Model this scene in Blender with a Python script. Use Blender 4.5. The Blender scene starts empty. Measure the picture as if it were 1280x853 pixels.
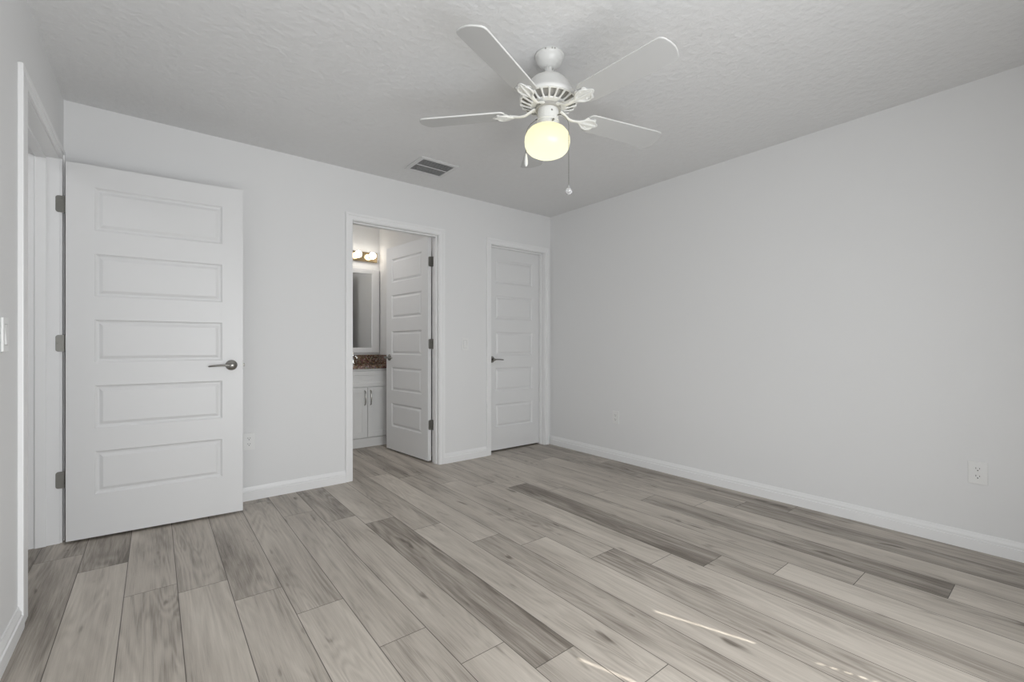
import bpy, bmesh, math, random
from mathutils import Vector, Matrix
random.seed(4)
PI = math.pi
SC = bpy.context.scene
COL = SC.collection

# ------------------------------------------------------------------ camera, world, lights, exposure
CAM_Z, YAW = 1.065, math.radians(38.4666)
cam = bpy.data.cameras.new('camera')
cam.sensor_width = 36.0
cam.lens = 562.0 / 1280.0 * 36.0
cam.shift_y = 5.0 / 1280.0
cam.clip_start = 0.02
camo = bpy.data.objects.new('camera', cam)
COL.objects.link(camo)
camo.location = (0, 0, CAM_Z)
camo.rotation_euler = (PI / 2, 0, -YAW)
SC.camera = camo

world = bpy.data.worlds.new('world')
SC.world = world
world.use_nodes = True
world.node_tree.nodes['Background'].inputs[0].default_value = (0.75, 0.85, 1.0, 1)
world.node_tree.nodes['Background'].inputs[1].default_value = 0.6

SC.view_settings.view_transform = 'Standard'
SC.view_settings.look = 'None'
SC.view_settings.gamma = 1.0
SC.view_settings.use_curve_mapping = False
SC.view_settings.exposure = -0.04


def area_light(name, loc, rot, size, power, color=(1, 1, 1)):
    l = bpy.data.lights.new(name, 'AREA')
    l.shape = 'RECTANGLE'
    l.size, l.size_y = size
    l.energy = power
    l.color = color
    o = bpy.data.objects.new(name, l)
    COL.objects.link(o)
    o.location, o.rotation_euler = loc, rot
    return o


# added fill for window daylight, inside the closed blinds, placed to flatten the light
wd = area_light('daylight_fill', (0.82, -0.42, 0.97), (math.radians(88), 0, 0), (1.9, 1.65), 51, (0.955, 0.98, 1.0))
wd.data.spread = math.radians(176)
# added fill for the unseen hallway beyond the left door
area_light('hallway_fill', (-1.2, 2.9, 2.35), (0, 0, 0), (0.5, 1.2), 6)
# added fill to brighten the bathroom, out of sight behind the left jamb
area_light('bathroom_fill', (1.15, 4.3, 2.40), (0, 0, 0), (0.35, 0.35), 4.8, (1, 0.98, 0.96))

sun = bpy.data.lights.new('sun', 'SUN')
sun.energy = 7.0
sun.angle = math.radians(0.35)
sun.color = (1.0, 0.96, 0.88)
suno = bpy.data.objects.new('sun', sun)
COL.objects.link(suno)
_d = Vector((-0.333, 1.0, -1.205 * math.hypot(1, 0.333))).normalized()
suno.rotation_euler = _d.to_track_quat('-Z', 'Y').to_euler()
suno.location = (2.5, -2, 3)


# ------------------------------------------------------------------ materials
def new_mat(name):
    m = bpy.data.materials.new(name)
    m.use_nodes = True
    return m, m.node_tree.nodes, m.node_tree.links, m.node_tree.nodes['Principled BSDF']


def paint(name, col, rough=0.5, bump=0.0, scale=60.0, var=0.015, detail=3.0, metal=0.0, dist=0.002):
    m, N, L, P = new_mat(name)
    tc = N.new('ShaderNodeTexCoord')
    n = N.new('ShaderNodeTexNoise')
    n.inputs['Scale'].default_value = scale
    n.inputs['Detail'].default_value = detail
    L.new(tc.outputs['Object'], n.inputs['Vector'])
    r = N.new('ShaderNodeValToRGB')
    a = [max(0, c * (1 - var)) for c in col]
    b = [min(1, c * (1 + var)) for c in col]
    r.color_ramp.elements[0].color = (*a, 1)
    r.color_ramp.elements[1].color = (*b, 1)
    L.new(n.outputs['Fac'], r.inputs['Fac'])
    L.new(r.outputs['Color'], P.inputs['Base Color'])
    P.inputs['Roughness'].default_value = rough
    P.inputs['Metallic'].default_value = metal
    if bump:
        bp = N.new('ShaderNodeBump')
        bp.inputs['Strength'].default_value = bump
        bp.inputs['Distance'].default_value = dist
        L.new(n.outputs['Fac'], bp.inputs['Height'])
        L.new(bp.outputs['Normal'], P.inputs['Normal'])
    return m


def emitter(name, col, strength, low=None, zr=None):
    m, N, L, P = new_mat(name)
    P.inputs['Base Color'].default_value = (0.9, 0.88, 0.8, 1)
    P.inputs['Roughness'].default_value = 0.25
    tc = N.new('ShaderNodeTexCoord')
    n = N.new('ShaderNodeTexNoise')
    n.inputs['Scale'].default_value = 3.0
    L.new(tc.outputs['Object'], n.inputs['Vector'])
    r = N.new('ShaderNodeValToRGB')
    r.color_ramp.elements[0].color = (*[c * 0.97 for c in col], 1)
    r.color_ramp.elements[1].color = (*col, 1)
    src = n.outputs['Fac']
    if low:
        # the bulb sits low in the bowl: the lower glass glows a little whiter
        sx = N.new('ShaderNodeSeparateXYZ')
        L.new(tc.outputs['Object'], sx.inputs[0])
        mr = N.new('ShaderNodeMapRange')
        mr.inputs['From Min'].default_value = zr[0]
        mr.inputs['From Max'].default_value = zr[1]
        L.new(sx.outputs['Z'], mr.inputs['Value'])
        src = mr.outputs['Result']
        r.color_ramp.elements[0].color = (*low, 1)
        r.color_ramp.elements[1].color = (*col, 1)
    L.new(src, r.inputs['Fac'])
    L.new(r.outputs['Color'], P.inputs['Emission Color'])
    P.inputs['Emission Strength'].default_value = strength
    return m


def granite():
    m, N, L, P = new_mat('granite')
    tc = N.new('ShaderNodeTexCoord')
    n = N.new('ShaderNodeTexNoise')
    n.inputs['Scale'].default_value = 55
    n.inputs['Detail'].default_value = 6
    n.inputs['Roughness'].default_value = 0.75
    v = N.new('ShaderNodeTexVoronoi')
    v.inputs['Scale'].default_value = 70
    L.new(tc.outputs['Object'], n.inputs['Vector'])
    L.new(tc.outputs['Object'], v.inputs['Vector'])
    r = N.new('ShaderNodeValToRGB')
    e = r.color_ramp.elements
    e[0].position, e[0].color = 0.36, (0.025, 0.016, 0.012, 1)
    e[1].position, e[1].color = 0.66, (0.62, 0.52, 0.42, 1)
    x = e.new(0.46)
    x.color = (0.16, 0.085, 0.055, 1)
    x = e.new(0.55)
    x.color = (0.33, 0.24, 0.18, 1)
    L.new(n.outputs['Fac'], r.inputs['Fac'])
    mx = N.new('ShaderNodeMix')
    mx.data_type = 'RGBA'
    mx.blend_type = 'MULTIPLY'
    mx.inputs[0].default_value = 0.35
    L.new(r.outputs['Color'], mx.inputs[6])
    L.new(v.outputs['Color'], mx.inputs[7])
    L.new(mx.outputs[2], P.inputs['Base Color'])
    P.inputs['Roughness'].default_value = 0.15
    return m


def plank_wood():
    """grey-brown wood-look planks; per-plank 'tone' and 'seed' face attributes, uv in metres"""
    m, N, L, P = new_mat('plank_wood')

    def val(op, a, b=None, c=None):
        n = N.new('ShaderNodeMath')
        n.operation = op
        for i, x in enumerate((a, b, c)):
            if x is None:
                continue
            if isinstance(x, (int, float)):
                n.inputs[i].default_value = x
            else:
                L.new(x, n.inputs[i])
        return n.outputs[0]

    uv = N.new('ShaderNodeUVMap')
    uv.uv_map = 'UVMap'
    s = N.new('ShaderNodeSeparateXYZ')
    L.new(uv.outputs[0], s.inputs[0])
    U, V = s.outputs['X'], s.outputs['Y']
    at = N.new('ShaderNodeAttribute')
    at.attribute_name = 'tone'
    tone = at.outputs['Fac']
    as_ = N.new('ShaderNodeAttribute')
    as_.attribute_name = 'seed'
    seed = as_.outputs['Fac']
    aw = N.new('ShaderNodeAttribute')
    aw.attribute_name = 'rim'
    # rim = plank length, used with u, v to find the bevelled joint lines

    def noise(su, sv, detail=3, rough=0.55, dist=0.0):
        cb = N.new('ShaderNodeCombineXYZ')
        L.new(val('MULTIPLY_ADD', U, su, val('MULTIPLY', seed, 13.7)), cb.inputs[0])
        L.new(val('MULTIPLY_ADD', V, sv, val('MULTIPLY', seed, 5.3)), cb.inputs[1])
        L.new(val('MULTIPLY', seed, 31.0), cb.inputs[2])
        n = N.new('ShaderNodeTexNoise')
        n.inputs['Scale'].default_value = 1.0
        n.inputs['Detail'].default_value = detail
        n.inputs['Roughness'].default_value = rough
        n.inputs['Distortion'].default_value = dist
        L.new(cb.outputs[0], n.inputs['Vector'])
        return n.outputs['Fac']

    broad = noise(9, 1.3, 3, 0.5, 0.4)
    streak = noise(75, 2.2, 4, 0.6, 0.2)
    fine = noise(420, 9, 2, 0.6)
    fig = noise(7.5, 0.75, 2, 0.45, 0.5)
    rings = val('SINE', val('MULTIPLY', fig, 95.0))
    rings = val('MULTIPLY', rings, val('SUBTRACT', noise(5, 1.1, 1), 0.28))
    knot = noise(16, 4.2, 2, 0.5, 0.3)
    km = N.new('ShaderNodeMapRange')
    km.inputs['From Min'].default_value = 0.66
    km.inputs['From Max'].default_value = 0.76
    L.new(knot, km.inputs['Value'])
    f = val('ADD', val('MULTIPLY_ADD', tone, 1.1, -0.06), val('MULTIPLY', val('SUBTRACT', broad, 0.5), 1.15))
    f = val('ADD', f, val('MULTIPLY', val('SUBTRACT', streak, 0.5), 0.6))
    f = val('ADD', f, val('MULTIPLY', val('SUBTRACT', fine, 0.5), 0.5))
    f = val('ADD', f, val('MULTIPLY', rings, 0.30))
    f = val('SUBTRACT', f, val('MULTIPLY', km.outputs[0], 0.40))
    r = N.new('ShaderNodeValToRGB')
    e = r.color_ramp.elements
    e[0].position, e[0].color = 0.0, (0.145, 0.122, 0.100, 1)
    e[1].position, e[1].color = 1.0, (0.63, 0.575, 0.508, 1)
    x = e.new(0.5)
    x.color = (0.455, 0.409, 0.357, 1)
    L.new(f, r.inputs['Fac'])
    # joint lines
    du = val('MINIMUM', U, val('SUBTRACT', 0.1805, U))
    dv = val('MINIMUM', V, val('SUBTRACT', aw.outputs['Fac'], V))
    d = val('MINIMUM', du, dv)
    jm = N.new('ShaderNodeMapRange')
    jm.inputs['From Min'].default_value = 0.0007
    jm.inputs['From Max'].default_value = 0.0019
    L.new(d, jm.inputs['Value'])
    mx = N.new('ShaderNodeMix')
    mx.data_type = 'RGBA'
    L.new(jm.outputs[0], mx.inputs[0])
    mx.inputs[6].default_value = (0.075, 0.062, 0.052, 1)
    L.new(r.outputs['Color'], mx.inputs[7])
    L.new(mx.outputs[2], P.inputs['Base Color'])
    rr = N.new('ShaderNodeMapRange')
    rr.inputs['To Min'].default_value = 0.36
    rr.inputs['To Max'].default_value = 0.5
    L.new(streak, rr.inputs['Value'])
    L.new(rr.outputs[0], P.inputs['Roughness'])
    P.inputs['Specular IOR Level'].default_value = 0.4
    bp = N.new('ShaderNodeBump')
    bp.inputs['Strength'].default_value = 0.25
    bp.inputs['Distance'].default_value = 0.0006
    L.new(val('ADD', fine, val('MULTIPLY', jm.outputs[0], 1.0)), bp.inputs['Height'])
    L.new(bp.outputs['Normal'], P.inputs['Normal'])
    return m


M_WALL = paint('wall_paint', (0.80, 0.80, 0.80), 0.6, 0.10, 90, 0.006)
M_CEIL = paint('ceiling_texture', (0.77, 0.77, 0.77), 0.7, 0.9, 28, 0.02, 4.0, dist=0.006)
M_TRIM = paint('trim_paint', (0.865, 0.865, 0.865), 0.35, 0.0, 20, 0.006)
M_DOOR = paint('door_paint', (0.775, 0.775, 0.775), 0.38, 0.0, 20, 0.006)
M_FAN = paint('fan_enamel', (0.80, 0.80, 0.78), 0.28, 0.0, 30, 0.006)
M_BLADE = paint('fan_blade_shaded', (0.54, 0.54, 0.535), 0.4, 0.0, 30, 0.01)  # blade faces coloured darker than the enamel to stand in for underside shade
M_FANDARK = paint('fan_inner_motor', (0.42, 0.41, 0.385), 0.6, 0.0, 30, 0.05)
M_NICKEL = paint('satin_nickel', (0.30, 0.295, 0.275), 0.22, 0.0, 80, 0.03, metal=1.0)
M_HINGE = paint('hinge_nickel', (0.27, 0.265, 0.245), 0.38, 0.0, 80, 0.05, metal=1.0)
M_CHROME = paint('chrome', (0.75, 0.75, 0.75), 0.1, 0.0, 50, 0.01, metal=1.0)
M_BRASS = paint('polished_brass', (0.62, 0.47, 0.28), 0.16, 0.0, 40, 0.02, metal=1.0)
M_PLASTIC = paint('white_plastic', (0.83, 0.83, 0.82), 0.3, 0.0, 20, 0.004)
M_SLOT = paint('dark_slot', (0.06, 0.06, 0.06), 0.6, 0.0, 20, 0.02)
M_VENT = paint('vent_enamel', (0.70, 0.70, 0.70), 0.4, 0.0, 20, 0.01)
M_DUCT = paint('duct_inside', (0.16, 0.16, 0.16), 0.7, 0.0, 20, 0.05)
M_CAB = paint('cabinet_paint', (0.80, 0.80, 0.79), 0.35, 0.0, 20, 0.006)
M_MIRROR = paint('mirror_silvering', (0.80, 0.81, 0.81), 0.02, 0.0, 20, 0.002, metal=1.0)
M_GRANITE = granite()
M_WOOD = plank_wood()
M_GLOBE = emitter('lit_opal_glass', (1.0, 0.90, 0.50), 1.08, (1.0, 0.97, 0.68), (-0.48, -0.36))
M_GLOBE.node_tree.nodes['Principled BSDF'].inputs['Base Color'].default_value = (0.12, 0.12, 0.10, 1)
M_BULB = emitter('lit_bulb', (1.0, 0.94, 0.84), 8.0)
M_CRYSTAL = paint('clear_crystal', (0.92, 0.92, 0.93), 0.05, 0.0, 20, 0.01)
M_CRYSTAL.node_tree.nodes['Principled BSDF'].inputs['Transmission Weight'].default_value = 0.8
M_CHAIN = paint('pull_chain_metal', (0.22, 0.215, 0.20), 0.45, 0.0, 80, 0.03, metal=0.6)
M_BLIND = paint('blind_slats', (0.8, 0.8, 0.78), 0.5, 0.0, 20, 0.01)


# ------------------------------------------------------------------ helpers
def add_box(bm, x0, x1, y0, y1, z0, z1, bevel=0.0, seg=2):
    r = bmesh.ops.create_cube(bm, size=1.0)
    vs = r['verts']
    for v in vs:
        v.co = Vector(((x0 + x1) / 2 + v.co.x * (x1 - x0), (y0 + y1) / 2 + v.co.y * (y1 - y0),
                       (z0 + z1) / 2 + v.co.z * (z1 - z0)))
    if bevel:
        es = list({e for v in vs for e in v.link_edges})
        bmesh.ops.bevel(bm, geom=es, offset=bevel, segments=seg, affect='EDGES', profile=0.6)
    return bm


def box(x0, x1, y0, y1, z0, z1, bevel=0.0, seg=2):
    return add_box(bmesh.new(), x0, x1, y0, y1, z0, z1, bevel, seg)


def add_lathe(bm, prof, n=48, c=(0, 0, 0), cap0=True, cap1=True):
    """prof: list of (r, z) about the z axis through c"""
    rings = []
    for r, z in prof:
        rings.append([bm.verts.new((c[0] + r * math.cos(2 * PI * i / n), c[1] + r * math.sin(2 * PI * i / n), c[2] + z))
                      for i in range(n)])
    for a, b in zip(rings, rings[1:]):
        for i in range(n):
            bm.faces.new((a[i], a[(i + 1) % n], b[(i + 1) % n], b[i]))
    if cap0:
        bm.faces.new(rings[0][::-1])
    if cap1:
        bm.faces.new(rings[-1])
    return bm


def add_tube(bm, pts, r, n=10, flat=1.0, up=Vector((0, 0, 1))):
    """sweep a round (or flattened) section along pts; r may be a list"""
    pts = [Vector(p) for p in pts]
    rs = r if isinstance(r, (list, tuple)) else [r] * len(pts)
    rings = []
    for i, p in enumerate(pts):
        t = (pts[min(i + 1, len(pts) - 1)] - pts[max(i - 1, 0)]).normalized()
        a = t.cross(up)
        if a.length < 1e-4:
            a = t.cross(Vector((1, 0, 0)))
        a.normalize()
        b = a.cross(t).normalized()
        rings.append([bm.verts.new(p + a * math.cos(2 * PI * k / n) * rs[i] + b * math.sin(2 * PI * k / n) * rs[i] * flat)
                      for k in range(n)])
    for a, b in zip(rings, rings[1:]):
        for k in range(n):
            bm.faces.new((a[k], a[(k + 1) % n], b[(k + 1) % n], b[k]))
    bm.faces.new(rings[0][::-1])
    bm.faces.new(rings[-1])
    return bm


def add_plate(bm, outline, z0, z1, bevel=0.0):
    """extrude a 2-D outline (xy) from z0 to z1"""
    vs = [bm.verts.new((x, y, z0)) for x, y in outline]
    f = bm.faces.new(vs)
    r = bmesh.ops.extrude_face_region(bm, geom=[f])
    nv = [g for g in r['geom'] if isinstance(g, bmesh.types.BMVert)]
    for v in nv:
        v.co.z = z1
    if bevel:
        es = [e for v in vs + nv for e in v.link_edges if abs(e.verts[0].co.z - e.verts[1].co.z) < 1e-6]
        bmesh.ops.bevel(bm, geom=list(set(es)), offset=bevel, segments=2, affect='EDGES')
    return bm


def obj(name, bm, mat, parent=None, smooth=False, origin=None, M=None):
    """link bm as one mesh. bm is in the parent's space (or world space when top-level);
    origin moves the object's own origin there."""
    bmesh.ops.recalc_face_normals(bm, faces=bm.faces)
    if origin is not None:
        bmesh.ops.translate(bm, verts=bm.verts, vec=-Vector(origin))
    me = bpy.data.meshes.new(name)
    bm.to_mesh(me)
    bm.free()
    me.materials.append(mat)
    o = bpy.data.objects.new(name, me)
    COL.objects.link(o)
    if parent is not None:
        o.parent = parent
    if origin is not None:
        o.location = origin
    if M is not None:
        o.matrix_local = M @ o.matrix_local
    if smooth:
        for p in me.polygons:
            p.use_smooth = True
        try:
            me.set_sharp_from_angle(angle=math.radians(smooth if smooth is not True else 35))
        except Exception:
            pass
    return o


def struct(o):
    o['kind'] = 'structure'
    return o


def thing(name, label, cat, loc=(0, 0, 0), rotz=0.0, group=None):
    o = bpy.data.objects.new(name, None)
    o.empty_display_size = 0.05
    COL.objects.link(o)
    o.location = loc
    o.rotation_euler = (0, 0, rotz)
    tag(o, label, cat, group)
    return o


def tag(o, label, cat, group=None):
    o['label'] = label
    o['category'] = cat
    if group:
        o['group'] = group
    return o


# ------------------------------------------------------------------ room constants
XL, XR, YB, YR, CH = -0.40, 3.338, 3.536, -0.50, 2.44     # left, right, back, rear wall planes; ceiling height
T = 0.115                                                # wall thickness
YB2, XL2 = YB + T, XL - T
ENT = (2.565, 3.395, 2.062)                              # entry opening in the left wall: y0, y1, head z
BATH = (1.215, 1.975, 2.042)                             # bathroom opening in the back wall
CLO = (2.550, 3.248, 2.042)                              # closet opening in the back wall
BX0, BX1, BY1 = 0.55, 2.085, 5.15                        # bathroom box
CX0, CY1 = 2.20, 4.35                                    # closet box
HX0, HY0, HY1 = -1.60, 1.6, 5.0                          # hallway box

# ---- floor: one mesh, each plank a face with its own tone
W = 0.1805
X0 = 0.068 + 0.010
rows = {  # row: (joint offset, {index of plank from the near one: tone})
    -9: 0.3, -8: 1.2, -7: 0.8, -6: 0.2, -5: 1.0, -4: 0.55, -3: 0.1, -2: 2.90, -1: 2.50, 0: 2.40, 1: 2.18, 2: 1.92,
    3: 1.53, 4: 1.28, 5: 1.11, 6: 0.85, 7: 0.505, 8: 0.315, 9: -0.015, 10: 1.29, 11: 1.12, 12: 0.88, 13: 0.62,
    14: 0.34, 15: 0.05, 16: 1.40, 17: 1.15, 18: 0.9}
LP = 1.525
# tones listed from the near end: planks whose far ends are joint, joint+LP, joint+2LP ...
ROWT = {-2: {2.90: .66, 4.425: .30}, -1: {2.50: .50, 4.03: .46}, 0: {2.40: .60, 3.93: .48}, 1: {2.18: .60, 3.7: .42},
        2: {1.92: .66, 3.45: .50}, 3: {1.53: .40, 3.06: .54, 4.58: .5}, 4: {1.28: .68, 2.81: .56, 4.33: .34},
        5: {1.11: .56, 2.64: .30, 4.16: .66}, 6: {0.85: .72, 2.375: .60, 3.9: .50}, 7: {.505: .5, 2.03: .46, 3.555: .66},
        8: {.315: .5, 1.84: .64, 3.365: .52}, 9: {1.51: .38, 3.035: .50, 4.56: .55}, 10: {1.29: .70, 2.815: .64, 4.34: .5},
        11: {1.12: .50, 2.645: .26, 4.17: .52}, 12: {.88: .80, 2.405: .50, 3.93: .58}, 13: {.62: .52, 2.145: .54, 3.67: .64},
        14: {.34: .62, 1.865: .28, 3.39: .54}, 15: {.05: .5, 1.575: .66, 3.1: .60, 4.6: .5}, 16: {1.40: .34, 2.925: .44, 4.45: .5},
        17: {1.15: .44, 2.675: .34, 4.2: .45}, 18: {.9: .36, 2.425: .36, 3.95: .4}}


def build_floor():
    bm = bmesh.new()
    uvl = bm.loops.layers.uv.new('UVMap')
    lt = bm.faces.layers.float.new('tone')
    ls = bm.faces.layers.float.new('seed')
    lr = bm.faces.layers.float.new('rim')
    ymin, ymax = YR - 0.1, 5.3
    for k, off in rows.items():
        xa = X0 + W * k
        y = off - LP * 4
        while y < ymax:
            y1 = y + LP
            a, b = max(y, ymin), min(y1, ymax)
            if b > a + 0.01:
                vs = [bm.verts.new(p) for p in ((xa, a, 0), (xa + W, a, 0), (xa + W, b, 0), (xa, b, 0))]
                f = bm.faces.new(vs)
                for lp, (u, v) in zip(f.loops, ((0, a - y), (W, a - y), (W, b - y), (0, b - y))):
                    lp[uvl].uv = (u, v)
                t = None
                for yy, tt in ROWT.get(k, {}).items():
                    if abs(yy - y1) < 0.06:
                        t = tt
                f[lt] = t if t is not None else random.choice((.34, .42, .5, .55, .62))
                f[ls] = random.random()
                f[lr] = LP
            y = y1
    # slab under the planks
    add_box(bm, X0 - 9 * W, X0 + 19 * W, ymin, ymax, -0.06, -0.004)
    return struct(obj('floor', bm, M_WOOD))


fl = build_floor()

# ---- ceiling over everything
struct(obj('ceiling', box(HX0 - 0.1, XR + 0.12, YR - 0.1, BY1 + 0.1, CH, CH + 0.08), M_CEIL))

# ---- walls
bm = bmesh.new()   # back wall with the bathroom and closet openings
J = 0.014
for x0, x1, z0, z1 in ((XL2, BATH[0] - J, 0, CH), (BATH[0] - J, BATH[1] + J, BATH[2] + J, CH), (BATH[1] + J, CLO[0] - J, 0, CH),
                       (CLO[0] - J, CLO[1] + J, CLO[2] + J, CH), (CLO[1] + J, XR, 0, CH)):
    add_box(bm, x0, x1, YB, YB2, z0, z1)
struct(obj('wall_back', bm, M_WALL))
bm = bmesh.new()   # left wall with the entry opening
for y0, y1, z0, z1 in ((YR, ENT[0] - J, 0, CH), (ENT[0] - J, ENT[1] + J, ENT[2] + J, CH), (ENT[1] + J, YB, 0, CH)):
    add_box(bm, XL2, XL, y0, y1, z0, z1)
struct(obj('wall_left', bm, M_WALL))
struct(obj('wall_right', box(XR, XR + T, YR, CY1, 0, CH), M_WALL))
WIN = (0.55, 2.75, 0.55, 2.2)
bm = bmesh.new()   # rear wall behind the camera, with the wide window
for x0, x1, z0, z1 in ((XL2, WIN[0], 0, CH), (WIN[1], XR + T, 0, CH), (WIN[0], WIN[1], 0, WIN[2]), (WIN[0], WIN[1], WIN[3], CH)):
    add_box(bm, x0, x1, YR - 0.09, YR, z0, z1)
struct(obj('wall_rear', bm, M_WALL))
# bathroom shell
struct(obj('wall_bathroom_back', box(BX0 - T, BX1 + T, BY1, BY1 + 0.1, 0, CH), M_WALL))
struct(obj('wall_bathroom_right', box(BX1, BX1 + T, YB2, BY1, 0, CH), M_WALL))
struct(obj('wall_bathroom_left', box(BX0 - T, BX0, YB2, BY1, 0, CH), M_WALL))
# closet shell
struct(obj('wall_closet_back', box(BX1 + T, XR + T, CY1, CY1 + 0.1, 0, CH), M_WALL))
# hallway shell
struct(obj('wall_hallway', box(HX0 - 0.1, HX0, HY0, BY1, 0, CH), M_WALL))
struct(obj('wall_hallway_near', box(HX0, XL2, HY0 - 0.1, HY0, 0, CH), M_WALL))
struct(obj('wall_hallway_far', box(HX0, XL2, HY1, HY1 + 0.1, 0, CH), M_WALL))

# unseen window, added: frame, rail and closed blinds gapped to throw the sun streaks
bm = bmesh.new()
for b in ((WIN[0], WIN[1], WIN[2], WIN[2] + 0.05), (WIN[0], WIN[1], WIN[3] - 0.05, WIN[3]),
          (WIN[0], WIN[0] + 0.05, WIN[2] + 0.05, WIN[3] - 0.05), (WIN[1] - 0.05, WIN[1], WIN[2] + 0.05, WIN[3] - 0.05),
          (WIN[0] + 0.05, WIN[1] - 0.05, 1.395, 1.575)):
    add_box(bm, b[0], b[1], YR - 0.05, YR - 0.022, b[2], b[3], 0.003, 1)
win = struct(obj('unseen_window', bm, M_TRIM))
GAPS = (1.648, 2.088)
GW = 0.0045
edges = [WIN[0] + 0.01, GAPS[0] - GW, GAPS[0] + GW, GAPS[1] - GW, GAPS[1] + GW, WIN[1] - 0.01]
for i in range(3):
    bm = bmesh.new()
    x0, x1 = edges[2 * i], edges[2 * i + 1]
    z = WIN[2] + 0.02
    while z < 2.0:
        add_box(bm, x0, x1, YR - 0.018, YR - 0.012, z, min(z + 0.052, 2.0))
        z += 0.05
    obj('streak_blind', bm, M_BLIND, win)
bm = bmesh.new()
add_box(bm, WIN[0] + 0.01, WIN[1] - 0.01, YR - 0.020, YR - 0.004, 2.0, WIN[3] - 0.005)
for z in [1.16 + 0.045 * k for k in range(5)]:       # tabs added to break the sun streak into dashes
    add_box(bm, GAPS[1] - 0.02, GAPS[1] + 0.02, YR - 0.011, YR - 0.008, z, z + 0.016)
obj('blind_headrail_tabs', bm, M_BLIND, win)


# ---- baseboards: an ogee profile swept along a wall
PROF = [(0, 0), (0.016, 0), (0.016, 0.054), (0.0115, 0.0575), (0.0115, 0.062), (0.0125, 0.066), (0.0105, 0.073), (0.0065, 0.079), (0.0060, 0.087), (0.0045, 0.091), (0, 0.091)]


def baseboard(name, p0, p1, nrm):
    """p0->p1 on the wall plane; nrm points into the room"""
    bm = bmesh.new()
    A, B, n = Vector((*p0, 0)), Vector((*p1, 0)), Vector((*nrm, 0))
    ra = [bm.verts.new(A + n * d + Vector((0, 0, z))) for d, z in PROF]
    rb = [bm.verts.new(B + n * d + Vector((0, 0, z))) for d, z in PROF]
    k = len(PROF)
    for i in range(k):
        bm.faces.new((ra[i], ra[(i + 1) % k], rb[(i + 1) % k], rb[i]))
    bm.faces.new(ra[::-1])
    bm.faces.new(rb)
    return struct(obj(name, bm, M_TRIM, smooth=50))


CW = 0.058
baseboard('baseboard_right', (XR, YR), (XR, YB), (-1, 0))
baseboard('baseboard_back_left', (XL, YB), (BATH[0] - CW, YB), (0, -1))
baseboard('baseboard_back_middle', (BATH[1] + CW, YB), (CLO[0] - CW, YB), (0, -1))
baseboard('baseboard_left', (XL, YR), (XL, ENT[0] - 0.10), (1, 0))
baseboard('baseboard_bathroom', (BX1, YB2), (BX1, 4.60), (-1, 0))


# ---- door frames (jamb, stop and moulded casing): one per opening
def frame_back(name, x0, x1, zh, stop_y, ncas=CW):
    """opening in the back wall"""
    bm = bmesh.new()
    j = 0.002
    # jambs line the opening
    add_box(bm, x0 - 0.015, x0, YB - 0.001, YB2 + 0.001, 0, zh + 0.015)
    add_box(bm, x1, x1 + 0.015, YB - 0.001, YB2 + 0.001, 0, zh + 0.015)
    add_box(bm, x0, x1, YB - 0.001, YB2 + 0.001, zh, zh + 0.015)
    # stops
    s0, s1 = stop_y
    add_box(bm, x0, x0 + 0.011, s0, s1, 0, zh, 0.002, 1)
    add_box(bm, x1 - 0.011, x1, s0, s1, 0, zh, 0.002, 1)
    add_box(bm, x0 + 0.011, x1 - 0.011, s0, s1, zh - 0.011, zh, 0.002, 1)
    # casing on the room side: flat board, thicker outer band, small inner bead
    for (a, b, dirn) in ((x0 - ncas, x0 - 0.004, -1), (x1 + 0.004, x1 + ncas, 1)):
        add_box(bm, a, b, YB - 0.011, YB, 0, zh + ncas, 0.002, 1)
        if dirn < 0:
            add_box(bm, a, a + 0.022, YB - 0.0165, YB - 0.006, 0, zh + ncas, 0.004, 2)
        else:
            add_box(bm, b - 0.022, b, YB - 0.0165, YB - 0.006, 0, zh + ncas, 0.004, 2)
    add_box(bm, x0 - ncas - 0.0006, x1 + ncas + 0.0006, YB - 0.0112, YB - 0.0001, zh + 0.004, zh + ncas + 0.0006, 0.002, 1)
    add_box(bm, x0 - ncas - 0.0012, x1 + ncas + 0.0012, YB - 0.0166, YB - 0.006, zh + ncas - 0.022, zh + ncas + 0.0012, 0.004, 2)
    return struct(obj(name, bm, M_TRIM))


frame_back('trim_1', *BATH, (YB + 0.030, YB + 0.074))
frame_back('trim_2', *CLO, (YB + 0.040, YB + 0.074))

bm = bmesh.new()   # entry door frame in the left wall
y0, y1, zh = ENT
add_box(bm, XL2 - 0.001, XL + 0.001, y0 - 0.015, y0, 0, zh + 0.015)
add_box(bm, XL2 - 0.001, XL + 0.001, y1, y1 + 0.015, 0, zh + 0.015)
add_box(bm, XL2 - 0.001, XL + 0.001, y0, y1, zh, zh + 0.015)
sx0, sx1 = XL - 0.092, XL - 0.048
add_box(bm, sx0, sx1, y0, y0 + 0.011, 0, zh, 0.002, 1)
add_box(bm, sx0, sx1, y1 - 0.011, y1, 0, zh, 0.002, 1)
add_box(bm, sx0, sx1, y0 + 0.011, y1 - 0.011, zh - 0.011, zh, 0.002, 1)
NW = 0.115
for a, b, outer in ((y0 - NW, y0 - 0.004, 0), (y1 + 0.004, y1 + CW, 1)):
    add_box(bm, XL, XL + 0.011, a, b, 0, zh + CW, 0.002, 1)
    if outer:
        add_box(bm, XL + 0.006, XL + 0.0165, b - 0.022, b, 0, zh + CW, 0.004)
    else:
        add_box(bm, XL + 0.006, XL + 0.0165, a, a + 0.022, 0, zh + CW, 0.004)
add_box(bm, XL + 0.0001, XL + 0.0112, y0 - NW - 0.0006, y1 + CW + 0.0006, zh + 0.004, zh + CW + 0.0006, 0.002, 1)
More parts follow.
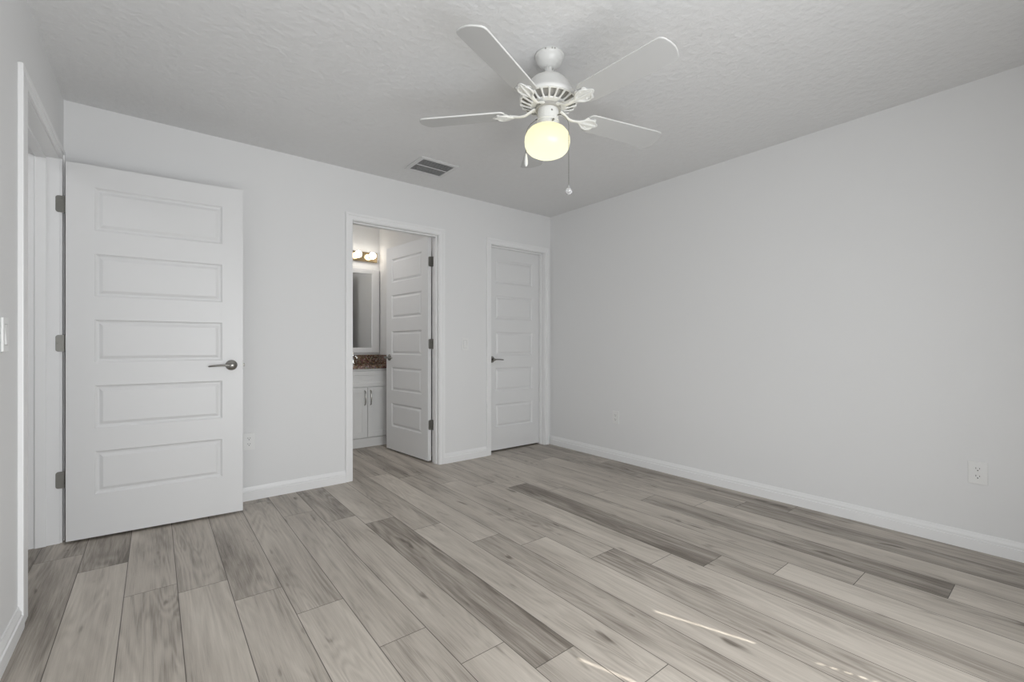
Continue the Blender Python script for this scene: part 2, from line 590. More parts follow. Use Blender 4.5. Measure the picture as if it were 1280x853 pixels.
add_box(bm, XL + 0.006, XL + 0.0166, y0 - NW - 0.0012, y1 + CW + 0.0012, zh + CW - 0.022, zh + CW + 0.0012, 0.004)
tr3 = struct(obj('trim_3', bm, M_TRIM))
# strike plate on the near jamb
obj('strike_plate', box(XL - 0.046, XL + 0.004, y0 - 0.0005, y0 + 0.0015, 0.925, 0.985, 0.0005, 1), M_HINGE, tr3)


# ------------------------------------------------------------------ doors
def leaf_mesh(w, h, t=0.035, stile=0.115):
    """five horizontal raised panels on both faces; local x 0..w, y 0..t, z 0..h"""
    bm = bmesh.new()
    panels = []
    for i in range(5):
        zt = h - 0.120 - 0.361 * i
        panels.append((stile, w - stile + 0.005, zt - 0.234, zt))
    # nested rectangles of a panel: (inset, depth)
    steps = [(0.0, 0.0), (0.003, 0.0040), (0.010, 0.0095), (0.018, 0.0100), (0.029, 0.0040), (0.034, 0.0018)]
    for face in (0, 1):
        yy = (lambda d: d) if face == 0 else (lambda d: t - d)
        xs = [0, panels[0][0], panels[0][1], w]
        zs = [0]
        for p in reversed(panels):
            zs += [p[2], p[3]]
        zs.append(h)
        for i in range(3):
            for k in range(len(zs) - 1):
                if i == 1 and k % 2 == 1:
                    continue
                bm.faces.new([bm.verts.new(q) for q in ((xs[i], yy(0), zs[k]), (xs[i + 1], yy(0), zs[k]),
                                                        (xs[i + 1], yy(0), zs[k + 1]), (xs[i], yy(0), zs[k + 1]))])
        for x0, x1, z0, z1 in panels:
            prev = None
            for ins, d in steps:
                ring = [bm.verts.new((x, yy(d), z)) for x, z in ((x0 + ins, z0 + ins), (x1 - ins, z0 + ins),
                                                                 (x1 - ins, z1 - ins), (x0 + ins, z1 - ins))]
                if prev:
                    for q in range(4):
                        bm.faces.new((prev[q], prev[(q + 1) % 4], ring[(q + 1) % 4], ring[q]))
                prev = ring
            bm.faces.new(prev)
    for a, b in (((0, 0), (0, h)), ((w, 0), (w, h))):
        bm.faces.new([bm.verts.new(q) for q in ((a[0], 0, 0), (a[0], t, 0), (a[0], t, h), (a[0], 0, h))])
    for z in (0, h):
        bm.faces.new([bm.verts.new(q) for q in ((0, 0, z), (w, 0, z), (w, t, z), (0, t, z))])
    bmesh.ops.remove_doubles(bm, verts=bm.verts, dist=1e-5)
    return bm


def lever_mesh(x, y, z, out, toward):
    """round rose and lever on a leaf face; out = +-1 along local y, toward = +-1 along local x"""
    bm = bmesh.new()
    n = 28
    prof = [(0.032, 0.0), (0.0325, 0.004), (0.030, 0.008), (0.021, 0.011), (0.013, 0.014), (0.0115, 0.034), (0.0125, 0.046),
            (0.013, 0.052), (0.011, 0.056), (0.004, 0.058)]
    add_lathe(bm, prof, n)
    bmesh.ops.rotate(bm, verts=bm.verts, cent=(0, 0, 0), matrix=Matrix.Rotation(-PI / 2 * out, 3, 'X'))
    yy = out * 0.047
    pts = [(0, yy, 0), (toward * 0.03, yy * 1.02, 0.001), (toward * 0.06, yy, 0.000), (toward * 0.09, yy * 0.95, -0.002),
           (toward * 0.115, yy * 0.86, -0.004), (toward * 0.120, yy * 0.80, -0.004)]
    add_tube(bm, pts, [0.0085, 0.0070, 0.0062, 0.0060, 0.0055, 0.003], 12, 0.95)
    bmesh.ops.translate(bm, verts=bm.verts, vec=(x, y, z))
    return bm


def rounded_plate(w, h, r=0.012, n=5, round_side=-1):
    """outline in xz, from x=0 towards round_side*w"""
    pts = [(0, -h / 2), (0, h / 2)]
    cx = w - r
    for cz, a0 in ((h / 2 - r, PI / 2), (-h / 2 + r, 0)):
        for i in range(n + 1):
            a = a0 - PI / 2 * i / n
            pts.append((cx + r * math.cos(a), cz + r * math.sin(a)))
    return [(round_side * x, z) for x, z in pts]


def set_world(o, parent):
    """o was built in world space; hang it under parent without moving it"""
    bpy.context.view_layer.update()
    o.parent = parent
    o.matrix_parent_inverse = parent.matrix_world.inverted()


HZ = (1.822, 1.074, 0.34)   # hinge heights

# entry door (door_1): hinged at the far jamb, swung into the room, almost parallel to the back wall
W1, H1 = 0.812, 2.032
PIN = Vector((XL + 0.028, ENT[1] - 0.040, 0.0))
d1 = obj('door_1', leaf_mesh(W1, H1), M_DOOR)
d1.location = (PIN.x, PIN.y, 0.014)
d1.rotation_euler = (0, 0, math.radians(-3.8))
struct(d1)
obj('door_handle', lever_mesh(W1 - 0.062, 0.0, 0.925, -1, -1), M_NICKEL, d1, smooth=True)
obj('door_handle', lever_mesh(W1 - 0.062, 0.035, 0.925, 1, -1), M_NICKEL, d1, smooth=True)
bm = box(W1 - 0.001, W1 + 0.0015, 0.006, 0.029, 0.895, 0.955, 0.0005, 1)
add_box(bm, W1, W1 + 0.012, 0.011, 0.024, 0.916, 0.934, 0.003)
obj('latch', bm, M_HINGE, d1)
for z in HZ:
    bm = bmesh.new()
    kx, ky = XL + 0.024, ENT[1] - 0.006
    for k in range(5):
        add_lathe(bm, [(0.0058, z - 0.045 + k * 0.018 + 0.0006), (0.0058, z - 0.045 + (k + 1) * 0.018 - 0.0006)], 12, (kx, ky, 0))
    # plate lying on the jamb face, rounded corners away from the knuckle
    b2 = bmesh.new()
    add_plate(b2, rounded_plate(0.043, 0.090, 0.012), 0, 0.002, 0.0)
    for v in b2.verts:
        x, zz, th = v.co
        v.co = (kx + 0.004 + x, ENT[1] - th - 0.0005, z + zz)
    for sx, sz in ((-0.016, 0.03), (-0.016, -0.03), (-0.032, 0.0)):
        vv = add_box(b2, kx + sx - 0.003, kx + sx + 0.003, ENT[1] - 0.0035, ENT[1] - 0.002, z + sz - 0.003, z + sz + 0.003, 0.001, 1)
    me = bpy.data.meshes.new('tmp')
    b2.to_mesh(me)
    b2.free()
    bm.from_mesh(me)
    bpy.data.meshes.remove(me)
    h = obj('hinge', bm, M_HINGE, smooth=30)
    set_world(h, d1)

# bathroom door (door_2): hinged on the right jamb, swung into the bathroom
W2 = 0.752
A2 = Vector((BATH[1] - 0.041, YB2 + 0.006, 0.014))
d2 = obj('door_2', leaf_mesh(W2, H1, stile=0.108), M_DOOR)
d2.location = A2
# local +x runs from the hinge stile to the latch stile; local y=t face is towards +x world side
ang = math.atan2(0.745, -0.075)
d2.rotation_euler = (0, 0, ang)
# with this rotation local +y points to world -x, so shift so that the leaf lies between the two faces
d2.location = (A2.x + 0.035 * math.sin(ang), A2.y - 0.035 * math.cos(ang), A2.z)
struct(d2)
obj('door_handle', lever_mesh(W2 - 0.062, 0.035, 0.925, 1, -1), M_NICKEL, d2, smooth=True)
obj('door_handle', lever_mesh(W2 - 0.062, 0.0, 0.925, -1, -1), M_NICKEL, d2, smooth=True)
for z in HZ:
    kx, ky = BATH[1] - 0.006, YB2 + 0.004
    bm = bmesh.new()
    for k in range(5):
        add_lathe(bm, [(0.0058, z - 0.045 + k * 0.018 + 0.0006), (0.0058, z - 0.045 + (k + 1) * 0.018 - 0.0006)], 12, (kx, ky, 0))
    b2 = bmesh.new()
    add_plate(b2, rounded_plate(0.036, 0.090, 0.012), 0, 0.002, 0.0)
    for v in b2.verts:                       # on the jamb face (normal -x)
        x, zz, th = v.co
        v.co = (BATH[1] - 0.0005 - th, ky - 0.004 + x, z + zz)
    me = bpy.data.meshes.new('tmp')
    b2.to_mesh(me)
    b2.free()
    bm.from_mesh(me)
    bpy.data.meshes.remove(me)
    # plate on the hinge edge of the leaf (normal -y)
    b2 = bmesh.new()
    add_plate(b2, rounded_plate(0.030, 0.090, 0.012), 0, 0.002, 0.0)
    for v in b2.verts:
        x, zz, th = v.co
        v.co = (BATH[1] - 0.007 + x, YB2 + 0.002 - th, z + zz)
    b2.to_mesh(me := bpy.data.meshes.new('tmp'))
    b2.free()
    bm.from_mesh(me)
    bpy.data.meshes.remove(me)
    h = obj('hinge', bm, M_HINGE, smooth=30)
    set_world(h, d2)

# closet door (door_3): closed
W3 = CLO[1] - CLO[0] - 0.006
d3 = obj('door_3', leaf_mesh(W3, 2.022, stile=0.105), M_DOOR)
d3.location = (CLO[0] + 0.003, YB + 0.076, 0.016)
struct(d3)
obj('door_handle', lever_mesh(0.060, 0.0, 0.905, -1, 1), M_NICKEL, d3, smooth=True)
obj('latch', box(-0.0015, 0.001, 0.006, 0.029, 0.875, 0.935, 0.0005, 1), M_HINGE, d3)


# ------------------------------------------------------------------ ceiling fan
FX, FY = 1.467, 1.560
fan = thing('ceiling_fan', 'white five-blade ceiling fan with lit opal glass globe and two pull chains', 'ceiling fan', (FX, FY, CH))
# everything under the canopy hangs with a slight lean (local space, z = 0 at the ceiling)
PV = Vector((0, 0, -0.06))
rgt = Vector((math.cos(YAW), -math.sin(YAW), 0))
fwd = Vector((math.sin(YAW), math.cos(YAW), 0))
TR, TF = 0.032, 0.0116
R1 = Matrix.Rotation(-(-TR), 4, fwd)     # bottom swings towards the left of the view
R2 = Matrix.Rotation(-TF, 4, rgt)
LEAN = Matrix.Translation(PV) @ R1 @ R2 @ Matrix.Translation(-PV)

bm = bmesh.new()
add_lathe(bm, [(0.066, 0.0), (0.069, -0.004), (0.069, -0.010), (0.064, -0.014), (0.062, -0.024), (0.057, -0.036), (0.046, -0.048), (0.032, -0.056), (0.026, -0.060)], 48)
obj('canopy', bm, M_FAN, fan, smooth=40)
cdir = -fwd
for dx in (-0.35, 0.1, 0.28):        # canopy screws facing the room
    a = math.atan2(cdir.y, cdir.x) + dx
    bm = bmesh.new()
    add_lathe(bm, [(0.0036, 0.0), (0.0036, 0.004), (0.002, 0.0055)], 10)
    bm.transform(Matrix.Translation((0.066 * math.cos(a), 0.066 * math.sin(a), -0.008)) @ Matrix.Rotation(a, 4, 'Z') @ Matrix.Rotation(PI / 2, 4, 'Y'))
    obj('screw', bm, M_FANDARK, fan, smooth=True)
bm = bmesh.new()
add_lathe(bm, [(0.012, -0.055), (0.012, -0.075), (0.022, -0.080), (0.022, -0.100), (0.028, -0.108)], 24)
bmesh.ops.translate(bm, verts=bm.verts, vec=(0, 0, -0.002))
for s in (-1, 1):
    add_box(bm, s * 0.018 - 0.003, s * 0.018 + 0.003, -0.008, 0.008, -0.112, -0.060, 0.001, 1)
obj('downrod', bm, M_FAN, fan, smooth=40, M=LEAN)

Z = lambda z: z - CH    # absolute height -> fan local
# motor housing: domed shell whose conical underside is a ring of slots
bm = bmesh.new()
shell = [(0.030, Z(2.326)), (0.062, Z(2.324)), (0.082, Z(2.315)), (0.097, Z(2.298)), (0.109, Z(2.275)), (0.122, Z(2.252)), (0.135, Z(2.236)), (0.139, Z(2.228)), (0.139, Z(2.222)), (0.136, Z(2.217))]
add_lathe(bm, shell, 72, cap1=False)
mh = obj('motor_housing', bm, M_FAN, fan, smooth=40, M=LEAN)
NSL = 22
r0, z0_, r1, z1_ = 0.136, Z(2.217), 0.076, Z(2.196)
bm = bmesh.new()
add_lathe(bm, [(r0 + 0.001, z0_ + 0.002), (r0, z0_ - 0.002), (r0 - 0.008, z0_ - 0.005), (r0 - 0.008, z0_)], 72, cap0=False, cap1=False)
add_lathe(bm, [(r1 + 0.010, z1_ + 0.003), (r1 + 0.008, z1_ - 0.002), (r1 - 0.030, z1_ - 0.004), (r1 - 0.030, z1_ + 0.004)], 72, cap0=False, cap1=True)
for i in range(NSL):
    a = 2 * PI * i / NSL
    ca, sa = math.cos(a), math.sin(a)
    add_tube(bm, [((r1 + 0.005) * ca, (r1 + 0.005) * sa, z1_), ((r0 + r1) / 2 * ca, (r0 + r1) / 2 * sa, (z0_ + z1_) / 2 - 0.004),
                  ((r0 - 0.003) * ca, (r0 - 0.003) * sa, z0_ - 0.003)], [0.0062, 0.0040, 0.0064], 8)
obj('vent_grille', bm, M_FAN, mh, smooth=40)
bm = bmesh.new()
add_lathe(bm, [(0.112, Z(2.240)), (0.112, Z(2.232)), (0.078, Z(2.207)), (0.060, Z(2.205))], 48)
obj('motor', bm, M_FANDARK, mh, smooth=40)

# flywheel, switch housing and light fitter
bm = bmesh.new()
add_lathe(bm, [(0.058, Z(2.196)), (0.060, Z(2.190)), (0.060, Z(2.178)), (0.046, Z(2.176))], 40)
obj('flywheel', bm, M_FANDARK, fan, smooth=40, M=LEAN)
bm = bmesh.new()
add_lathe(bm, [(0.030, Z(2.186)), (0.044, Z(2.184)), (0.0495, Z(2.178)), (0.0505, Z(2.170)), (0.0505, Z(2.128)), (0.0525, Z(2.126)), (0.0525, Z(2.122)), (0.049, Z(2.120))], 48)
sw = obj('switch_housing', bm, M_FAN, fan, smooth=40, M=LEAN)
bm = bmesh.new()
add_lathe(bm, [(0.049, Z(2.121)), (0.051, Z(2.118)), (0.051, Z(2.098)), (0.056, Z(2.094)), (0.056, Z(2.090)), (0.050, Z(2.088))], 48)
lf = obj('light_fitter', bm, M_FAN, fan, smooth=40, M=LEAN)
for da in (0.35, 0.35 + 2.09, 0.35 - 2.09):
    a = math.atan2(cdir.y, cdir.x) + da
    bm = bmesh.new()
    add_lathe(bm, [(0.003, 0.0), (0.003, 0.008), (0.0052, 0.009), (0.0052, 0.015), (0.003, 0.017)], 12)
    bm.transform(Matrix.Translation((0.050 * math.cos(a), 0.050 * math.sin(a), Z(2.106))) @ Matrix.Rotation(a, 4, 'Z') @ Matrix.Rotation(PI / 2, 4, 'Y'))
    obj('thumbscrew', bm, M_NICKEL, lf, smooth=True)
bm = bmesh.new()
a = math.atan2(cdir.y, cdir.x) + 0.28
add_lathe(bm, [(0.004, 0.0), (0.004, 0.003), (0.002, 0.004)], 10)
bm.transform(Matrix.Translation((0.0500 * math.cos(a), 0.0500 * math.sin(a), Z(2.155))) @ Matrix.Rotation(a, 4, 'Z') @ Matrix.Rotation(PI / 2, 4, 'Y'))
obj('screw', bm, M_NICKEL, sw, smooth=True)

# opal globe
GP = [(0.046, Z(2.100)), (0.050, Z(2.097)), (0.066, Z(2.092)), (0.086, Z(2.080)), (0.099, Z(2.064)), (0.1060, Z(2.046)), (0.1075, Z(2.026)),
      (0.1050, Z(2.006)), (0.098, Z(1.989)), (0.086, Z(1.976)), (0.068, Z(1.966)), (0.046, Z(1.961)), (0.022, Z(1.959)), (0.004, Z(1.9585))]
bm = bmesh.new()
add_lathe(bm, GP, 64)
obj('glass_globe', bm, M_GLOBE, fan, smooth=60, M=LEAN)

# blades and blade irons
BZ, BR, BW, BP, B0 = Z(2.165), 0.648, 0.1346, -0.1965, -159.457


def blade_outline():
    r_in, r_out = 0.205, BR
    w_in, w_out = BW * 0.88, BW
    pts = []
    rc = 0.030
    # tip, slightly bowed with rounded corners
    def corner(cx, cy, a0, a1, rr, n=6):
        return [(cx + rr * math.cos(math.radians(a0 + (a1 - a0) * i / n)), cy + rr * math.sin(math.radians(a0 + (a1 - a0) * i / n))) for i in range(n + 1)]
    pts += corner(r_in + 0.03, -w_in / 2 + 0.03, 180, 270, 0.03)
    pts += corner(r_out - rc - 0.010, -w_out / 2 + rc, 270, 345, rc)
    pts += [(r_out - 0.004, -w_out * 0.18), (r_out, 0), (r_out - 0.004, w_out * 0.18)]
    pts += corner(r_out - rc - 0.010, w_out / 2 - rc, 15, 90, rc)
    pts += corner(r_in + 0.03, w_in / 2 - 0.03, 90, 180, 0.03)
    return pts


def make_blade(az):
    RZ = Matrix.Rotation(math.radians(az), 4, 'Z')
    P = Matrix.Translation((0, 0, BZ)) @ Matrix.Rotation(BP, 4, 'X')
    bm = bmesh.new()
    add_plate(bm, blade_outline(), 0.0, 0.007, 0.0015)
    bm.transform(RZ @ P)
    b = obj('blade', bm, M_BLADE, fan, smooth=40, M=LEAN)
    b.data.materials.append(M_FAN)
    for p in b.data.polygons:            # edges keep the enamel white, painted brighter than the shaded faces
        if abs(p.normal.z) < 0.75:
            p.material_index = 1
    # iron: curved arm, then a three-lobed ornamental plate under the blade root
    bm = bmesh.new()
    arm = [(0.050, 0, Z(2.186)), (0.072, 0, Z(2.184)), (0.092, 0, Z(2.172)), (0.112, 0, Z(2.160)), (0.135, 0, Z(2.157)), (0.160, 0, Z(2.160)), (0.185, 0, Z(2.162))]
    add_tube(bm, arm, [0.013, 0.012, 0.010, 0.0095, 0.0095, 0.011, 0.013], 12, 0.55)
    pl = bmesh.new()
    out = []
    lobes = []
    N_ = 60
    for i in range(N_):
        t = 2 * PI * i / N_
        # scalloped shield from r=.17 to .285
        rr = 0.038 + 0.0055 * math.cos(6 * t) + 0.006 * math.cos(2 * t)
        out.append((0.220 + rr * 1.08 * math.cos(t), rr * 1.12 * math.sin(t)))
    add_plate(pl, out, -0.0045, -0.0005, 0.0012)
    for sgn in (-1, 1):      # raised scroll ribs
        pts = [(0.165, 0, -0.006), (0.182, sgn * 0.014, -0.007), (0.198, sgn * 0.028, -0.007), (0.222, sgn * 0.034, -0.007), (0.242, sgn * 0.028, -0.0065), (0.250, sgn * 0.016, -0.006)]
        add_tube(pl, pts, [0.006, 0.0055, 0.005, 0.0045, 0.004, 0.0025], 8)
    add_tube(pl, [(0.165, 0, -0.006), (0.20, 0, -0.008), (0.24, 0, -0.007), (0.262, 0, -0.005)], [0.007, 0.005, 0.004, 0.0025], 8)
    for px, py in ((0.215, 0.024), (0.215, -0.024), (0.250, 0.0)):
        add_lathe(pl, [(0.0045, -0.004), (0.0045, -0.0065), (0.003, -0.008)], 10, (px, py, 0))
    pl.transform(P)
    me = bpy.data.meshes.new('tmp')
    pl.to_mesh(me)
    pl.free()
    bm.from_mesh(me)
    bpy.data.meshes.remove(me)
    bm.transform(RZ)
    obj('blade_iron', bm, M_FAN, b, smooth=40)


for k in range(5):
    make_blade(B0 + 72 * k)

# pull chains hanging clear of the globe
def pull_chain(a, z_end, fob):
    ca, sa = math.cos(a), math.sin(a)
    P3 = lambda r, z: (r * ca, r * sa, Z(z))
    bm = bmesh.new()
    add_tube(bm, [P3(0.049, 2.140), P3(0.060, 2.140), P3(0.066, 2.137)], 0.0030, 10)
    zz = 2.135
    path = [P3(0.066, 2.136), P3(0.090, 2.118), P3(0.106, 2.095), P3(0.1115, 2.07)]
    add_tube(bm, path, 0.0013, 6)
    z = 2.07
    x, y, _ = P3(0.1115, 0)
    add_tube(bm, [(x, y, Z(2.07)), (x, y, Z(z_end))], 0.0011, 6)
    q = 2.07
    while q > z_end:
        bmesh.ops.create_icosphere(bm, subdivisions=1, radius=0.0019, matrix=Matrix.Translation((x, y, Z(q))))
        q -= 0.0052
    c = obj('pull_chain', bm, M_CHAIN, fan, smooth=60)
    bm = bmesh.new()
    if fob == 'pendant':
        add_lathe(bm, [(0.0015, Z(z_end) + 0.002), (0.004, Z(z_end) - 0.004), (0.0065, Z(z_end) - 0.016), (0.0085, Z(z_end) - 0.036), (0.0085, Z(z_end) - 0.048), (0.006, Z(z_end) - 0.058), (0.001, Z(z_end) - 0.062)], 16, (x, y, 0))
        obj('chain_fob', bm, M_FAN, c, smooth=50)
    else:
        add_lathe(bm, [(0.0015, Z(z_end) + 0.002), (0.0035, Z(z_end) - 0.004), (0.003, Z(z_end) - 0.008), (0.011, Z(z_end) - 0.014), (0.0160, Z(z_end) - 0.026), (0.0145, Z(z_end) - 0.034), (0.007, Z(z_end) - 0.042), (0.001, Z(z_end) - 0.044)], 8, (x, y, 0))
        obj('chain_fob', bm, M_CRYSTAL, c)


rt = math.atan2(rgt.y, rgt.x)
pull_chain(rt + PI - 0.10, 1.978, 'pendant')
pull_chain(rt - 0.75, 1.796, 'crystal')

# ------------------------------------------------------------------ ceiling register
v = thing('air_vent', 'white louvred air vent set in the ceiling beyond the fan', 'air vent', (1.675, 3.105, CH))
bm = bmesh.new()
hx, hy = 0.160, 0.145
fw = 0.030
for a in ((-hx, hx, -hy, -hy + fw), (-hx, hx, hy - fw, hy), (-hx, -hx + fw, -hy + fw, hy - fw), (hx - fw, hx, -hy + fw, hy - fw)):
    add_box(bm, a[0], a[1], a[2], a[3], -0.010, 0.0, 0.003, 2)
obj('vent_frame', bm, M_VENT, v)
bm = box(-hx + fw - 0.003, hx - fw + 0.003, -hy + fw - 0.003, hy - fw + 0.003, -0.0012, -0.0002)
obj('duct_opening', bm, M_DUCT, v)
n = 14
for i in range(n):
    y = -hy + fw + (i + 0.5) * (2 * (hy - fw)) / n
    bm = box(-hx + fw, hx - fw, -0.0060, 0.0060, -0.0005, 0.0005)
    bmesh.ops.rotate(bm, verts=bm.verts, cent=(0, 0, 0), matrix=Matrix.Rotation(math.radians(38), 3, 'X'))
    bmesh.ops.translate(bm, verts=bm.verts, vec=(0, y, -0.0062))
    obj('louver', bm, M_VENT, v)
bm = box(-hx + fw, hx - fw, -0.002, 0.002, -0.0095, -0.002, 0.0008, 1)
obj('divider_bar', bm, M_VENT, v)


# ------------------------------------------------------------------ outlets and switches (local: x right, y out of the wall is -y, z up)
def outlet(label, loc, rotz):
    t = thing('electrical_outlet', label, 'outlet', loc, rotz, None)
    obj('cover_plate', box(-0.0360, 0.0360, -0.0065, 0, -0.0580, 0.0580, 0.0022, 2), M_PLASTIC, t)
    for zc in (0.0195, -0.0195):
        bm = bmesh.new()
        out = [(0.0165 * math.cos(a) * 1.02, 0.0140 * math.sin(a)) for a in [2 * PI * i / 28 for i in range(28)]]
        add_plate(bm, out, 0, 0.0025, 0.0006)
        bm.transform(Matrix.Translation((0, -0.006, zc)) @ Matrix.Rotation(PI / 2, 4, 'X'))
        r = obj('receptacle', bm, M_PLASTIC, t)
        bm = bmesh.new()
        add_box(bm, -0.0078, -0.0056, -0.0091, -0.0080, zc + 0.0005, zc + 0.0085)
        add_box(bm, 0.0056, 0.0078, -0.0091, -0.0080, zc + 0.0005, zc + 0.0075)
        b2 = bmesh.new()
        add_lathe(b2, [(0.0028, 0.0080), (0.0028, 0.0091)], 12)
        b2.transform(Matrix.Translation((0, 0, zc - 0.0065)) @ Matrix.Rotation(PI / 2, 4, 'X'))
        me = bpy.data.meshes.new('tmp')
        b2.to_mesh(me)
        b2.free()
        bm.from_mesh(me)
        bpy.data.meshes.remove(me)
        obj('socket_slots', bm, M_SLOT, r)
    bm = bmesh.new()
    add_lathe(bm, [(0.003, 0.0055), (0.003, 0.0068), (0.0015, 0.0074)], 12)
    bm.transform(Matrix.Rotation(PI / 2, 4, 'X'))
    obj('screw', bm, M_PLASTIC, t)
    return t


def switch(label, loc, rotz):
    t = thing('light_switch', label, 'light switch', loc, rotz)
    obj('cover_plate', box(-0.0360, 0.0360, -0.0065, 0, -0.0580, 0.0580, 0.0022, 2), M_PLASTIC, t)
    bm = bmesh.new()
    # tilted rocker
    add_box(bm, -0.0168, 0.0168, -0.0085, -0.005, -0.0335, 0.0335, 0.001, 1)
    for vv in bm.verts:
        if vv.co.y < -0.007:
            vv.co.y += 0.003 * (vv.co.z / 0.0335) * 0.7
    obj('rocker', bm, M_PLASTIC, t)
    bm = bmesh.new()  # grey strips painted as the shade in the gap round the rocker
    for a in ((-0.0190, -0.0172, -0.0358, 0.0358), (0.0172, 0.0190, -0.0358, 0.0358), (-0.0172, 0.0172, -0.0358, -0.0342), (-0.0172, 0.0172, 0.0342, 0.0358)):
        add_box(bm, a[0], a[1], -0.0066, -0.0055, a[2], a[3])
    obj('rocker_gap_shade', bm, paint('grey_shadow_gap', (0.45, 0.45, 0.45), 0.5) if 'grey_shadow_gap' not in bpy.data.materials else bpy.data.materials['grey_shadow_gap'], t)
    return t


outlet('white duplex outlet low on the back wall beside the open panelled door', (0.505, YB, 0.404), 0)
outlet('small white outlet on the right wall, far one near the closet corner', (XR, 2.656, 0.396), -PI / 2)
outlet('white duplex outlet on the right wall, nearest and largest of the outlets', (XR, 0.322, 0.403), -PI / 2)
switch('white rocker switch on the back wall between bathroom and closet doors', (2.250, YB, 1.073), 0)
switch('white rocker switch on the left wall at the left edge of the view', (XL, 2.255, 1.10), PI / 2)

# ------------------------------------------------------------------ bathroom
VX0, VX1, VY0 = 1.400, 2.078, 4.615
van = thing('vanity_cabinet', 'white bathroom vanity cabinet with two shaker doors under a granite top', 'cabinet', ((VX0 + VX1) / 2, VY0, 0))
vo = Vector(((VX0 + VX1) / 2, VY0, 0))


def vbox(x0, x1, y0, y1, z0, z1, bevel=0.0):
    return box(x0 - vo.x, x1 - vo.x, y0 - vo.y, y1 - vo.y, z0, z1, bevel, 1)


bm = vbox(VX0, VX1, VY0 + 0.0125, VY0 + 0.030, 0.095, 0.815)
for q in ((VX0, VX0 + 0.016, VY0 + 0.03, BY1 - 0.02, 0.095, 0.815), (VX1 - 0.016, VX1, VY0 + 0.03, BY1 - 0.02, 0.095, 0.815),
          (VX0, VX1, BY1 - 0.02, BY1 - 0.004, 0.095, 0.815), (VX0 + 0.016, VX1 - 0.016, VY0 + 0.03, BY1 - 0.02, 0.095, 0.111)):
    add_box(bm, q[0] - vo.x, q[1] - vo.x, q[2] - vo.y, q[3] - vo.y, q[4], q[5])
add_box(bm, VX0 - vo.x, VX1 - vo.x, 0.004, 0.030, 0.0, 0.093)
obj('body', bm, M_CAB, van)


def shaker(x0, x1, z0, z1, name, rail=0.055):
    bm = bmesh.new()
    X0_, X1_ = x0 - vo.x, x1 - vo.x
    add_box(bm, X0_, X0_ + rail, -0.008, 0.012, z0, z1, 0.0012, 1)
    add_box(bm, X1_ - rail, X1_, -0.008, 0.012, z0, z1, 0.0012, 1)
    add_box(bm, X0_ + rail, X1_ - rail, -0.008, 0.012, z0, z0 + rail, 0.0012, 1)
    add_box(bm, X0_ + rail, X1_ - rail, -0.008, 0.012, z1 - rail, z1, 0.0012, 1)
    add_box(bm, X0_ + rail - 0.002, X1_ - rail + 0.002, 0.001, 0.010, z0 + rail - 0.002, z1 - rail + 0.002)
    return obj(name, bm, M_CAB, van)


da = shaker(VX0 + 0.004, 1.7375, 0.105, 0.622, 'door')
db = shaker(1.7415, VX1 - 0.004, 0.105, 0.622, 'door')
shaker(VX0 + 0.004, VX1 - 0.004, 0.632, 0.792, 'false_drawer_front', 0.040)
for dd, hx_ in ((da, 1.708), (db, 1.769)):
    bm = bmesh.new()
    x = hx_ - vo.x
    pts = [(x, -0.006, 0.590), (x, -0.026, 0.582), (x, -0.032, 0.560), (x, -0.034, 0.515), (x, -0.032, 0.470), (x, -0.026, 0.448), (x, -0.006, 0.440)]
    add_tube(bm, pts, 0.0060, 10, up=Vector((1, 0, 0)))
    obj('handle', bm, M_NICKEL, dd, smooth=True)

bm = bmesh.new()
# slab around the basin cut-out
cxs, cys = 1.739, 4.86
add_box(bm, VX0 - 0.01, BX1 - 0.001, VY0 - 0.022, cys - 0.14, 0.817, 0.850, 0.003, 1)
add_box(bm, VX0 - 0.01, BX1 - 0.001, cys + 0.14, BY1 - 0.001, 0.817, 0.850, 0.003, 1)
add_box(bm, VX0 - 0.01, cxs - 0.19, cys - 0.14, cys + 0.14, 0.817, 0.850)
add_box(bm, cxs + 0.19, BX1 - 0.001, cys - 0.14, cys + 0.14, 0.817, 0.850)
cbase = (cxs, cys, 0.817)
ct = obj('countertop', bm, M_GRANITE, origin=cbase)
tag(ct, 'speckled brown granite countertop on the white bathroom vanity', 'countertop')
bm = box(VX0 - 0.01, BX1 - 0.021, BY1 - 0.021, BY1 - 0.001, 0.8505, 0.952, 0.002, 1)
bmesh.ops.translate(bm, verts=bm.verts, vec=-Vector(cbase))
obj('backsplash', bm, M_GRANITE, ct)
bm = box(BX1 - 0.021, BX1 - 0.001, VY0 - 0.018, BY1 - 0.001, 0.8505, 0.952, 0.002, 1)
bmesh.ops.translate(bm, verts=bm.verts, vec=-Vector(cbase))
obj('side_splash', bm, M_GRANITE, ct)
bm = bmesh.new()
add_lathe(bm, [(0.150, 0.004), (0.140, -0.004), (0.128, -0.050), (0.100, -0.095), (0.050, -0.112), (0.016, -0.114)], 40, cap0=False)
for vv in bm.verts:
    vv.co.x *= 1.3
bmesh.ops.translate(bm, verts=bm.verts, vec=(0, 0, 0.0))
obj('basin', bm, M_PLASTIC, ct, smooth=True)

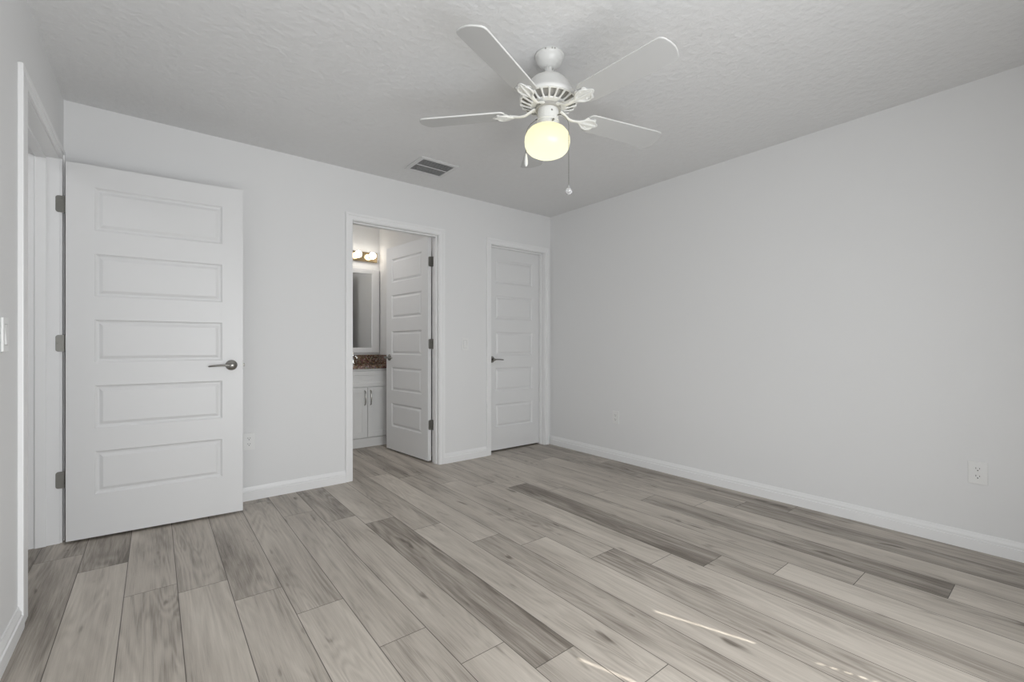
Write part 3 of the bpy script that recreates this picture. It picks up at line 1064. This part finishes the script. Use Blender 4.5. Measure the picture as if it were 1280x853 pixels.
fc = thing('faucet', 'small chrome faucet on the granite countertop under the mirror', 'faucet', (1.742, 5.055, 0.850))
bm = bmesh.new()
add_lathe(bm, [(0.026, 0.0), (0.026, 0.008), (0.016, 0.016), (0.014, 0.085), (0.017, 0.095), (0.015, 0.108), (0.006, 0.112)], 24)
obj('body', bm, M_CHROME, fc, smooth=40)
bm = bmesh.new()
add_tube(bm, [(0, 0, 0.070), (0, -0.04, 0.088), (0, -0.085, 0.088), (0, -0.115, 0.074), (0, -0.120, 0.060)], [0.012, 0.011, 0.010, 0.010, 0.010], 12)
obj('spout', bm, M_CHROME, fc, smooth=40)
bm = bmesh.new()
add_tube(bm, [(0, 0, 0.110), (0, 0.010, 0.122), (0, 0.034, 0.140)], [0.008, 0.006, 0.005], 10)
obj('handle', bm, M_CHROME, fc, smooth=40)

# mirror
mi = thing('mirror', 'tall mirror in a wide white frame above the bathroom vanity', 'mirror', (1.737, BY1, 0.975))
mx0, mx1, mz0, mz1 = 1.400 - 1.737, 2.074 - 1.737, 0.0, 0.975
bm = bmesh.new()
fr = 0.088
for a in ((mx0, mx0 + fr, mz0, mz1), (mx1 - fr, mx1, mz0, mz1)):
    add_box(bm, a[0], a[1], -0.026, -0.001, a[2], a[3], 0.006, 3)
add_box(bm, mx0 + fr - 0.004, mx1 - fr + 0.004, -0.0258, -0.001, mz0, mz0 + fr * 0.68, 0.006, 3)
add_box(bm, mx0 + fr - 0.004, mx1 - fr + 0.004, -0.0258, -0.001, mz1 - fr * 0.68, mz1, 0.006, 3)
obj('frame', bm, M_TRIM, mi, smooth=40)
obj('mirror_glass', box(mx0 + fr - 0.006, mx1 - fr + 0.006, -0.012, -0.006, mz0 + fr * 0.6, mz1 - fr * 0.6), M_MIRROR, mi)

# vanity light bar
vl = thing('vanity_light', 'brass light bar with round lit bulbs above the bathroom mirror', 'light fixture', (1.737, BY1, 2.085))
bm = box(-0.31, 0.31, -0.030, -0.001, -0.055, 0.055, 0.008, 3)
obj('mounting_bar', bm, M_BRASS, vl, smooth=30)
for bx in (1.471, 1.637, 1.803, 1.968):
    x = bx - 1.737
    bm = bmesh.new()
    add_lathe(bm, [(0.024, 0.0), (0.024, 0.012), (0.018, 0.018), (0.017, 0.030)], 24)
    bm.transform(Matrix.Translation((x, -0.029, 0.008)) @ Matrix.Rotation(PI / 2, 4, 'X'))
    sk = obj('socket', bm, M_BRASS, vl, smooth=40)
    bm = bmesh.new()
    bmesh.ops.create_uvsphere(bm, u_segments=28, v_segments=18, radius=0.039, matrix=Matrix.Translation((x, -0.090, 0.010)))
    obj('bulb', bm, M_BULB, sk, smooth=60)
